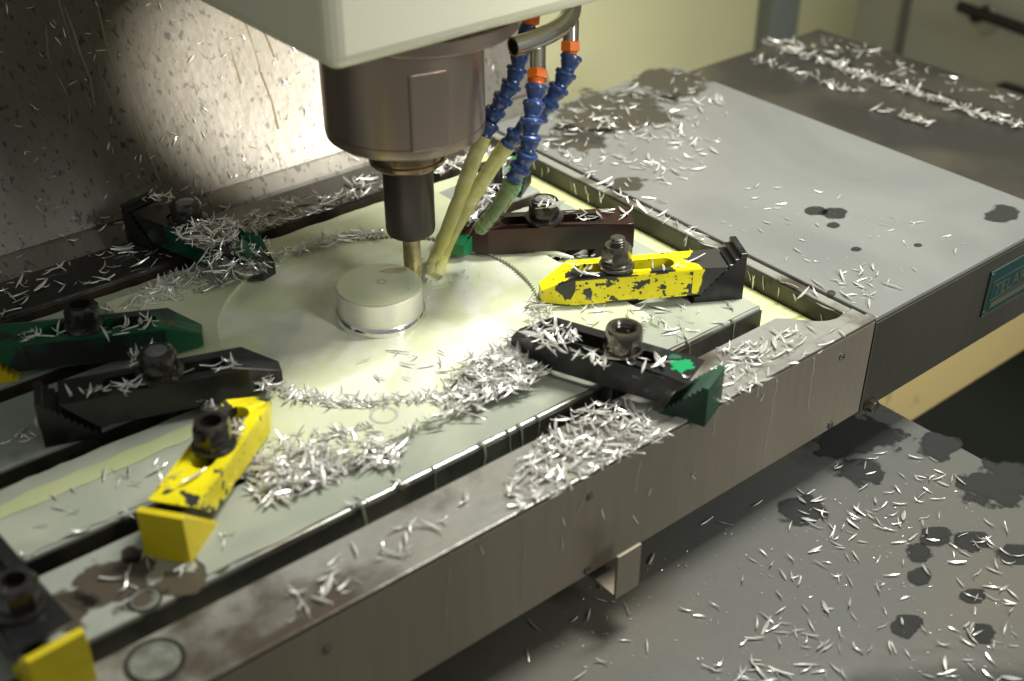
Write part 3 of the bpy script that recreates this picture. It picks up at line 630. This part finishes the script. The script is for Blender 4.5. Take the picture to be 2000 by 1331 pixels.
# ------------------------------------------------------------------ coolant pipe, hoses, jets
D0 = .755
pip = empty('coolant_pipe', Pd(1060, 70, D0)); tag(pip, 'bent chromed coolant pipe with open end beside the head', 'pipe')
def loc_(p): return Vector(p)-pip.location
path = [Pd(1002, 92, .735), Pd(1040, 80, .742), Pd(1080, 62, .752), Pd(1106, 42, .764), Pd(1117, 14, .776), Pd(1112, -25, .785)]
pth = spline(path, 30)
ov = tube([loc_(p) for p in pth], .0062, 24, False)
iv = tube([loc_(p) for p in pth], .0050, 24, False)
rimf = [(i, (i+1) % 24, (i+1) % 24+len(ov[0]), i+len(ov[0])) for i in range(24)]
vv, ff = join(ov, iv); mk('bend', (vv, ff+rimf), M_chrome, pip, True)
def hose(label, pts, dps, nseg, stub=None, jet=None, jm=None):
    e = empty('coolant_hose', Pd(*pts[0], dps[0])); tag(e, label, 'hose')
    W = [Pd(u, v, d) for (u, v), d in zip(pts, dps)]; O = e.location
    ln = sum((W[i+1]-W[i]).length for i in range(len(W)-1))
    sp_ = spline(W, 200); acc = [0.]
    for i in range(200): acc.append(acc[-1]+(sp_[i+1]-sp_[i]).length)
    def at(s):
        s = max(0, min(1, s))*acc[-1]
        for i in range(200):
            if acc[i+1] >= s: return sp_[i].lerp(sp_[i+1], (s-acc[i])/max(1e-9, acc[i+1]-acc[i]))
        return sp_[-1]
    if stub:
        s0 = Pd(*stub[0], stub[2]); s1 = W[0]-(W[1]-W[0]).normalized()*.002
        s1 = Pd(*stub[1], dps[0])
        mk('steel_stub', tube([s0-O, s1-O], .0052, 24), M_chrome, e, True)
        d = (W[0]-s0).normalized()
        ax_ = (s1-s0).normalized()
        mk('orange_nut', xf(join(hexnut(.0118, .0062, 0, .12), xf(lathe([(.0050, 0), (.0040, -.0022), (.0046, -.0042)], 24), (0, 0, .0))), s1-O+ax_*.0045, -ax_), M_orange, e, True)
    for k in range(nseg):
        a, b = at(k/nseg), at((k+1)/nseg); d = b-a; l = d.length
        r = .0073
        pf_ = [(.45, -.02), (.86, 0.0), (.97, .07), (1.0, .16), (.985, .26), (.86, .34), (.82, .52), (.70, .72), (.62, .86), (.66, .96), (.60, 1.1)]
        if k == nseg-1: pf_ = [(.45, -.02), (.86, 0.0), (.97, .07), (1.0, .16), (.985, .26), (.86, .34), (.74, .55), (.66, .72), (.74, .84), (.76, .98), (.62, 1.04), (.50, 1.04), (.45, .8)]
        mk('hose_segment', xf(lathe([(q*r, t*l) for q, t in pf_], 28), a-O, d), M_blue, e, True)
    if jet:
        J = [Pd(u, v, d) for u, v, d in jet]
        js = spline(J, 30); rr = [.0056-(.0012 if i < 15 else .0012-.0009*(i-15)/15)*i/30+.0010*noise.noise(Vector((i*.5, jet[0][0], 0))) for i in range(31)]
        o = mk('coolant_jet', tube(js, rr, 16), jm or M_jet, None, True, kind='stuff')
        return e, o
    return e, None
mb = P(841, 545, .002); md = depth(mb)
e, j = hose('blue segmented hose beside the spindle side, hanging behind the pipe', [(1016, 100), (1012, 128), (1003, 158), (987, 186), (968, 215), (957, 242), (944, 268)], [.775, .775, .777, .780, .785, .79, .79], 6, ((1042, -10), (1036, 30), .778), [(945, 266, .79), (925, 312, .795), (893, 400, .82), (868, 462, .84), (850, 508, .853), (841, 545, md)])
tag(j, 'pale yellow coolant jet from the hose closest to the spindle', 'coolant jet')
mk('top_segment', xf(lathe([(.0045, 0), (.006, .001), (.0062, .004), (.005, .012), (.0042, .018)], 28), Pd(1034, 50, .775)-e.location, Pd(1018, 98, .775)-Pd(1034, 50, .775)), M_blue, e, True)
e, j = hose('blue segmented hose under the pipe elbow, passing behind another hose', [(1117, 108), (1108, 138), (1096, 165), (1080, 190), (1064, 214), (1042, 236), (1016, 256), (990, 284)], [.770, .771, .773, .776, .780, .783, .786, .79], 7, ((1115, 40), (1114, 86), .767), [(992, 282, .79), (966, 318, .80), (920, 392, .82), (882, 460, .845), (864, 502, .858), (851, 546, depth(P(851, 546, .002)))])
tag(j, 'pale yellow coolant jet from the hose under the pipe elbow', 'coolant jet')
e, j = hose('blue segmented hose hanging straight from the middle stub, in front', [(1048, 166), (1044, 196), (1038, 228), (1036, 262), (1032, 294), (1020, 322), (1002, 350)], [.745, .745, .745, .747, .75, .755, .76], 6, ((1050, 90), (1049, 143), .748), [(1002, 350, .76), (990, 378, .775), (965, 415, .80), (940, 445, .83)], M_jetgreen)
tag(j, 'thin green coolant jet falling behind the red brown clamp', 'coolant jet')
# splash thrown up at the red-brown clamp
sq = [P(905, 494, .005), P(955, 484, .006), P(1010, 478, .008), P(1060, 490, .006), P(1120, 504, .004)]
o = mk('coolant_splash', tube(spline(sq, 30), [.0010+.0030*math.sin(math.pi*i/30)*(1+.5*noise.noise(Vector((i*.35, 0, 0)))) for i in range(31)], 14), M_cool, None, True, kind='stuff'); tag(o, 'creamy splash of coolant against the red brown clamp', 'coolant')

V, F = [], []
for j in range(13):
    r = .013*j/12
    for i in range(40):
        a = 2*math.pi*i/40; z = .0035*math.exp(-((r-.006)/.0025)**2)*(.6+.8*abs(noise.noise(Vector((math.cos(a)*2.2, math.sin(a)*2.2, 1.)))))-.0006*(j == 12)
        V.append((r*math.cos(a), r*math.sin(a), z))
for j in range(12):
    for i in range(40): k = (i+1) % 40; F.append((j*40+i, j*40+k, (j+1)*40+k, (j+1)*40+i))
o = mk('coolant_splash', (V, F), M_cool, None, True, kind='stuff'); o.location = P(848, 546, .0032); tag(o, 'low crown of splashing coolant where the jets land by the cutter', 'coolant')
for i in range(46):
    a = rnd.uniform(0, 6.283); rr = abs(rnd.gauss(0, .022))+.004; c = P(848, 546, .003)
    V, F = lathe([(.0002, 0), (.5, .2), (.7, .6), (.5, 1.0), (.0002, 1.2)], 8); q = rnd.uniform(.0006, .0014)
    V = [(x*q, y*q, z*q) for x, y, z in V]
    if i == 0: DV, DF = [], []
    DV += [(x+c.x+rr*math.cos(a), y+c.y+rr*math.sin(a), z+.004+rnd.random()*0) for x, y, z in V]; DF += [tuple(t+len(DV)-len(V) for t in f) for f in F]
tag(mk('coolant_drops', (DV, DF), M_cool, None, True, kind='stuff'), 'small drops of coolant spattered around the cutter', 'coolant')
p = P(750, 812, WT)-wk.location
mk('ring_mark', lathe([(.0086, WT-.0002), (.0084, WT+.0003), (.0068, WT+.0003), (.0066, WT-.0002)], 40, (p.x, p.y, 0), False, False), mat('submerged_ring', (.40, .42, .38), None, r1=.12), wk, True)

# ------------------------------------------------------------------ metal chips
def chip_mesh(k):
    r = random.Random(k*13+5); n = 7; V, F = [], []
    kind = 'AAAAABAACABADAAB'[k]
    bend = {'A': r.uniform(.15, .9)*r.choice((-.6, 1)), 'B': r.uniform(1.6, 2.8), 'C': r.uniform(.3, .8), 'D': r.uniform(.6, 1.2)}[kind]
    W = {'A': r.uniform(.085, .155), 'B': r.uniform(.08, .12), 'C': r.uniform(.18, .24), 'D': r.uniform(.05, .08)}[kind]; tw = r.uniform(-.9, .9)*(1.8 if kind == 'B' else 1); pw = r.uniform(.5, 1.2); skew = r.uniform(.7, 1.6)
    for i in range(n+1):
        t = i/n; th = bend*(t-.5)
        x = math.sin(th)/bend; z = (1-math.cos(th))/bend; wob = .05*math.sin(t*7+k)*(kind == 'D')
        wv = W*max(.06, math.sin(math.pi*min(1, t*.9+.08)**skew)**pw)
        a = tw*(t-.5); c, s = math.cos(a), math.sin(a); th_ = .02
        for yy, zz in ((-wv/2, 0), (0, th_+.18*wv), (wv/2, 0), (0, -th_+.18*wv)):
            V.append((x, yy*c-zz*s+wob, z+yy*s+zz*c))
    for i in range(n):
        for j in range(4): q = (j+1) % 4; F.append((i*4+j, i*4+q, (i+1)*4+q, (i+1)*4+j))
    F += [(3, 2, 1, 0), tuple(n*4+j for j in range(4))]
    return V, F
NV = 16
CH = [chip_mesh(k) for k in range(NV)]
chips = []      # (pos, rot matrix, length, variant, key)
def add(p, key, tilt=.2, l=None, nrm=None, yaw=None, lift=.0004):
    l = l or max(.0032, min(.0165, rnd.lognormvariate(math.log(.0100), .30)))
    R = Euler((rnd.gauss(0, .35), rnd.gauss(0, tilt), rnd.uniform(0, 6.283) if yaw is None else yaw)).to_matrix()
    if nrm is not None: R = Vector(nrm).to_track_quat('Z', 'Y').to_matrix() @ R
    chips.append((Vector(p)+Vector((0, 0, lift+l*.03)), R, l, rnd.randrange(NV), key))
def inpoly(x, y, poly):
    c = False; j = len(poly)-1
    for i in range(len(poly)):
        xi, yi = poly[i]; xj, yj = poly[j]
        if (yi > y) != (yj > y) and x < (xj-xi)*(y-yi)/(yj-yi)+xi: c = not c
        j = i
    return c
MOUNDS = []
def scatter(poly, n, z, key, tilt=.15, pile=0., l=None, clump=0):
    """chips on the level z inside the outline (given as seen), piled towards its middle"""
    W = [P(u, v, z) for u, v in poly]; pl = [(p.x, p.y) for p in W]
    xs, ys = [p[0] for p in pl], [p[1] for p in pl]; cx, cy = sum(xs)/len(xs), sum(ys)/len(ys); R = max(math.hypot(x-cx, y-cy) for x, y in pl)
    if pile >= .006: MOUNDS.append((pl, cx, cy, z, pile))
    seeds = [(rnd.uniform(min(xs), max(xs)), rnd.uniform(min(ys), max(ys))) for _ in range(clump)] if clump else None
    k = 0; tr = 0
    while k < n and tr < n*60:
        tr += 1
        if seeds:
            s = rnd.choice(seeds); x, y = s[0]+rnd.gauss(0, .015), s[1]+rnd.gauss(0, .015)
        else: x, y = rnd.uniform(min(xs), max(xs)), rnd.uniform(min(ys), max(ys))
        if not inpoly(x, y, pl): continue
        hgt = pile*rnd.random()**.6*max(0., 1-(math.hypot(x-cx, y-cy)/R)**1.5)*.8
        add((x, y, z+hgt), key, tilt+ (.15 if hgt > .002 else 0), l and rnd.uniform(*l)); k += 1
def line_band(pts, n, z, key, spread, tilt=.2, pile=0., l=None):
    W = [P(u, v, z) for u, v in pts]
    for _ in range(n):
        t = rnd.random()*(len(W)-1); i = int(t); q = W[i].lerp(W[i+1], t-i)
        add((q.x+rnd.gauss(0, spread), q.y+rnd.gauss(0, spread), z+pile*rnd.random()), key, tilt, l and rnd.uniform(*l))
def arc_band(a0, a1, n, key, spread, pile, r=DR):
    for _ in range(n):
        a = math.radians(rnd.uniform(a0, a1)); rr = r+rnd.gauss(0, spread)
        add((DC.x+rr*math.cos(a), DC.y+rr*math.sin(a), .0048+pile*rnd.random()), key, .25)
def wang(u, v): p = P(u, v, .005)-DC; return math.degrees(math.atan2(p.y, p.x))
# heaps
scatter([(478, 880), (545, 862), (640, 850), (705, 838), (800, 836), (790, 872), (780, 912), (700, 920), (640, 955), (520, 990), (470, 945)], 400, .002, 'heap_yellow', .14, .007, (.008, .016))
scatter([(480, 900), (560, 880), (690, 880), (620, 940), (520, 970)], 110, .003, 'heap_yellow', .2, .009, (.009, .017))
scatter([(845, 790), (900, 725), (960, 690), (1020, 650), (1062, 690), (1062, 738), (1000, 775), (890, 806)], 400, .0055, 'heap_black', .16, .009, (.008, .016))
scatter([(930, 730), (1000, 680), (1050, 700), (1020, 760), (950, 770)], 120, .006, 'heap_black', .25, .010, (.009, .017))
scatter([(1010, 655), (1050, 628), (1110, 632), (1130, 660), (1090, 690), (1040, 672)], 60, .0275, 'heap_black', .3, .002)
arc_band(wang(530, 745), wang(865, 795), 150, 'edge', .0022, .002)
arc_band(wang(540, 512), wang(748, 458)-360 if False else wang(748, 458), 150, 'edge', .0026, .004)
scatter([(200, 606), (270, 575), (350, 540), (420, 515), (530, 500), (545, 520), (500, 548), (420, 572), (300, 605), (240, 622)], 380, .003, 'rear', .25, .006)
scatter([(395, 478), (470, 462), (530, 478), (528, 530), (440, 560), (400, 520)], 130, .018, 'rear', .4, .010)
scatter([(335, 440), (400, 425), (465, 440), (475, 470), (400, 490), (350, 470)], 120, .028, 'rear', .4, .008)
scatter([(255, 385), (335, 378), (345, 400), (300, 402)], 16, .028, 'rear', .2)
# rear land
scatter([(0, 552), (250, 484), (340, 500), (340, 505), (0, 618)], 55, .0006, 'rear', .2, .002)
scatter([(420, 440), (735, 340), (735, 372), (500, 452)], 90, .0006, 'rear', .2, .004)
line_band([(500, 452), (740, 372), (860, 335)], 50, .0006, 'rear', .002, .2)
scatter([(850, 330), (960, 290), (960, 305), (850, 345)], 60, .0006, 'rear', .2, .004)
scatter([(880, 430), (940, 340), (985, 300), (1000, 330), (955, 400), (910, 450)], 110, .028, 'rear', .3, .006)
# on and about the plate
scatter([(1030, 590), (1060, 570), (1085, 600), (1070, 640), (1030, 640)], 50, .0058, 'plate', .3, .003)
scatter([(1110, 590), (1260, 600), (1270, 625), (1150, 640)], 16, .0058, 'plate', .1)
scatter([(1280, 600), (1440, 590), (1470, 605), (1330, 670), (1280, 640)], 22, .0012, 'plate', .1)
scatter([(690, 690), (900, 680), (930, 730), (720, 750)], 14, .0036, 'plate', .06)
add(P(800, 563, BZ+.001), 'plate', .05, .006)
line_band([(1240, 640), (1275, 622)], 14, .0058, 'plate', .002)
line_band([(800, 838), (930, 795), (1040, 745)], 45, .0055, 'plate', .003, .3)
scatter([(920, 470), (1060, 490), (1240, 500), (1200, 520), (950, 500)], 26, .003, 'plate', .2)
# clamps' own chips
def on_clamp(pts, n, z, key): scatter(pts, n, z, key, .12, .001)
on_clamp([(1030, 425), (1100, 405), (1225, 410), (1235, 425), (1060, 440)], 18, .0275, 'redclamp')
scatter([(1040, 400), (1090, 390), (1095, 410), (1050, 415)], 14, .044, 'redclamp', .4, .003)
on_clamp([(1100, 540), (1160, 545), (1150, 515), (1110, 520)], 6, .0275, 'yellowclamp')
on_clamp([(1260, 520), (1400, 500), (1405, 510), (1280, 535)], 6, .0275, 'yellowclamp')
on_clamp([(1130, 680), (1190, 700), (1180, 720), (1100, 690)], 16, .0275, 'blackclamp')
on_clamp([(1240, 690), (1360, 720), (1340, 740), (1230, 715)], 7, .0275, 'blackclamp')
on_clamp([(120, 770), (280, 745), (290, 760), (130, 785)], 20, .0275, 'leftclamp')
on_clamp([(340, 745), (480, 715), (470, 700), (350, 730)], 9, .0275, 'leftclamp')
scatter([(500, 745), (530, 738), (535, 760), (505, 765)], 30, .012, 'leftclamp', .3, .006)
on_clamp([(40, 650), (130, 640), (140, 660), (50, 665)], 12, .0275, 'leftclamp')
on_clamp([(195, 645), (300, 625), (310, 640), (200, 665)], 16, .0275, 'leftclamp')
scatter([(250, 690), (290, 670), (300, 710), (255, 720)], 14, .03, 'leftclamp', .4, .004)
on_clamp([(290, 960), (370, 960), (400, 920), (330, 930)], 5, .0275, 'yellowfront')
on_clamp([(425, 880), (470, 860), (480, 820), (450, 830)], 14, .0275, 'yellowfront')
line_band([(375, 1020), (440, 960), (475, 915)], 14, .001, 'yellowfront', .003)
scatter([(380, 770), (430, 760), (420, 810), (390, 800)], 14, .008, 'yellowfront', .4, .01)
# front rim, lands
scatter([(1060, 850), (1150, 790), (1270, 800), (1300, 830), (1200, 890), (1060, 960), (980, 990), (1000, 930)], 210, .0006, 'rim', .14, .003, (.008, .0155))
scatter([(1400, 690), (1500, 650), (1640, 640), (1560, 680), (1400, 770)], 80, .0006, 'rim', .12, .001)
line_band([(1010, 992), (1180, 905), (1300, 840)], 70, .0022, 'rim', .0022, .3)
line_band([(1400, 790), (1500, 735), (1680, 640)], 24, .0022, 'rim', .0015, .2)
scatter([(500, 1180), (800, 1010), (960, 950), (900, 1010), (560, 1240)], 40, .0006, 'rim', .1, .001)
scatter([(150, 1160), (300, 1070), (480, 1010), (430, 1080), (230, 1190)], 18, .0006, 'land', .1)
scatter([(0, 1010), (250, 900), (350, 900), (250, 960), (0, 1060)], 14, .0016, 'land', .06)
scatter([(0, 860), (90, 820), (90, 850), (0, 900)], 9, .0012, 'land', .06)
scatter([(640, 1010), (700, 980), (800, 930), (760, 960)], 8, .0012, 'land', .06)
line_band([(20, 1095), (250, 1000)], 6, .001, 'land', .0015, .2)
# end cover, step cover
scatter([(1062, 300), (1080, 225), (1340, 140), (1420, 175), (1420, 300), (1300, 400), (1200, 370)], 210, .0016, 'cover', .12, .0015)
scatter([(1350, 420), (1500, 350), (1700, 380), (1900, 480), (1760, 590), (1680, 600), (1500, 520)], 42, .0016, 'cover', .08, l=(.004, .010))
scatter([(1560, 540), (1700, 530), (1760, 570), (1700, 600)], 20, .0016, 'cover', .1)
line_band([(1100, 310), (1250, 400), (1400, 480), (1640, 610)], 34, .001, 'cover', .003, .3)
line_band([(1500, 86), (1620, 128), (1740, 168), (1860, 210), (2000, 252)], 300, ZD+.001, 'step', .004, .3, .004)
line_band([(1480, 118), (1580, 150), (1680, 185)], 50, ZD+.001, 'step', .004, .3, .002)
line_band([(1720, 215), (1810, 245)], 36, ZD+.001, 'step', .0035, .3, .003)
scatter([(1520, 80), (1620, 68), (1990, 190), (1990, 225), (1700, 130)], 70, ZD+.001, 'step', .2)
# slide cover below
scatter([(1560, 930), (1800, 860), (1990, 960), (2000, 1331), (1500, 1331), (1480, 1180)], 125, ZL+.0006, 'slide', .08, clump=26, l=(.0065, .0125))
scatter([(1700, 900), (2000, 1050), (2000, 1331), (1560, 1331)], 50, ZL+.0006, 'slide', .08, l=(.0065, .0125))
scatter([(1000, 1240), (1250, 1080), (1500, 960), (1560, 1100), (1450, 1331), (1050, 1331)], 32, ZL+.0006, 'slide', .08, l=(.0065, .0125))
scatter([(1480, 1190), (1600, 1180), (1640, 1331), (1440, 1331)], 26, ZL+.0006, 'slide', .1)
# small specks of swarf
scatter([(1050, 1200), (1300, 1060), (1900, 900), (2000, 1331), (1000, 1331)], 260, ZL+.0003, 'speck', .1, l=(.0012, .003))
scatter([(1500, 400), (1800, 420), (1750, 590), (1620, 580)], 80, .0013, 'speck', .1, l=(.001, .0025))
# stuck to upright faces
for u, v in ((1098, 1062), (1240, 1016), (1270, 960), (1175, 1000), (1352, 930), (1490, 775), (1516, 740), (1480, 765), (1100, 1020), (940, 1075)):
    p = Pa(u, v, 1, YF-.0040); add(p, 'front', .1, rnd.uniform(.006, .011), (0, -1, 0), rnd.uniform(1.0, 2.2))
for i in range(26):
    y = rnd.uniform(-.18, .13); add((.2430, y, rnd.uniform(-.013, -.003)), 'cover', .15, rnd.uniform(.007, .011), (-1, 0, 0), rnd.uniform(1.0, 2.1))
# rear wall: wet chips clinging to the sheet
wd_ = Vector((0, math.cos(SL), math.sin(SL))); wn = Vector((0, -math.sin(SL), math.cos(SL)))
for i in range(420):
    t = rnd.random()**1.6*.30; x = rnd.uniform(-.35, .33)
    add(S0+wd_*t+Vector((x, 0, 0))+wn*.0006, 'wall', .2, rnd.uniform(.003, .009), wn)
for i in range(160):
    t = rnd.random(); x = rnd.uniform(-.3, .3); a_ = Vector((x, .216, -.034)).lerp(Vector((x, .2475, .001)), t); add(a_+Vector((0, -.001, .001)), 'wall', .3, rnd.uniform(.006, .012))

LAB = {
 'slide': ('loose silver chip lying on the wet grey slide cover', 'chips on the slide cover'),
 'rim': ('silver chip lying on the stained front rim of the table', 'chips on the front rim'),
 'heap_yellow': ('silver chip in the heap beside the bright yellow clamp', 'chips heaped beside the yellow clamp'),
 'heap_black': ('silver chip in the heap around the nose of the green spotted black clamp', 'chips heaped at the black clamp nose'),
 'land': ('silver chip lying on the flooded table lands', 'chips on the table lands'),
 'leftclamp': ('silver chip lying on the plain black or dark green clamp', 'chips on the dark clamps'),
 'yellowfront': ('silver chip lying on or against the bright yellow clamp', 'chips on the bright yellow clamp'),
 'blackclamp': ('silver chip lying on the black clamp with green paint spot', 'chips on the green spotted clamp'),
 'front': ('silver chip stuck to the steel front of the table', 'chips stuck to the table front'),
 'plate': ('silver chip lying on the flooded workpiece plate', 'chips on the workpiece plate'),
 'edge': ('silver chip washed against the toothed pocket edge', 'chips along the pocket edge'),
 'yellowclamp': ('silver chip lying on the chipped yellow clamp by the trough', 'chips on the chipped yellow clamp'),
 'redclamp': ('silver chip lying on the red brown clamp', 'chips on the red brown clamp'),
 'cover': ('silver chip lying on the grey end cover', 'chips on the end cover'),
}
def on_screen(p):
    d = p-CAM; z = d.dot(FW); u = 1000+FPX*d.dot(RT)/z; v = 665.5-FPX*d.dot(UP)/z; return -5 < u < 2005 and -5 < v < 1336
order = sorted([i for i, c in enumerate(chips) if c[4] in LAB and on_screen(c[0])], key=lambda i: -chips[i][2]/depth(chips[i][0])*(.9 if 'heap' in chips[i][4] else 1.))
single = set(order[:290])
cm = []
for k in range(NV):
    me = bpy.data.meshes.new('metal_chip'); me.from_pydata(CH[k][0], [], CH[k][1]); me.update(); me.materials.append(M_chip); me.shade_smooth(); me.set_sharp_from_angle(angle=math.radians(40)); cm.append(me)
for i in sorted(single):
    p, R, l, k, key = chips[i]
    o = bpy.data.objects.new('metal_chip', cm[k]); col.objects.link(o)
    o.matrix_world = Matrix.Translation(p) @ R.to_4x4() @ Matrix.Scale(l, 4)
    tag(o, LAB[key][0], 'metal chip', LAB[key][1])
VV, FF = [], []
CN = [np.array(c[0]) for c in CH]; nvc = len(CH[0][0])
rest = [c for i, c in enumerate(chips) if i not in single]
for p, R, l, k, key in rest:
    a = CN[k]*l @ np.array(R).T + np.array(p); n0 = len(VV)*nvc; VV.append(a); FF += [tuple(q+n0 for q in f) for f in CH[k][1]]
me = bpy.data.meshes.new('metal_chips'); me.from_pydata(np.concatenate(VV).tolist(), [], FF); me.update(); me.materials.append(M_chip); me.shade_smooth(); me.set_sharp_from_angle(angle=math.radians(40))
me.materials.append(M_swarf)
MV, MF = [], []
for pl, cx, cy, z, pile in MOUNDS:
    base = len(MV); nn = 36; per = []
    for i in range(nn):
        t = i/nn*len(pl); k = int(t); a, b = pl[k], pl[(k+1) % len(pl)]; per.append((a[0]+(b[0]-a[0])*(t-k), a[1]+(b[1]-a[1])*(t-k)))
    for j in range(10):
        q = j/9
        for i in range(nn):
            x, y = cx+(per[i][0]-cx)*q*.9, cy+(per[i][1]-cy)*q*.9
            MV.append((x, y, z-.0012+pile*.42*max(0, 1-q**1.6)*(1+.6*noise.noise(Vector((x*130, y*130, 0))))+.0012*noise.noise(Vector((x*500, y*500, 2)))))
    for j in range(9):
        for i in range(nn): k = (i+1) % nn; MF.append((base+j*nn+i, base+j*nn+k, base+(j+1)*nn+k, base+(j+1)*nn+i))
mo = mk('packed_chips', (MV, MF), M_swarf, None, True, kind='stuff'); tag(mo, 'grey packed swarf at the bottom of the chip heaps', 'metal chips')
o = link('metal_chips', me, None, None, 'stuff'); tag(o, 'countless small silver chips strewn over table, covers and wall', 'metal chips')
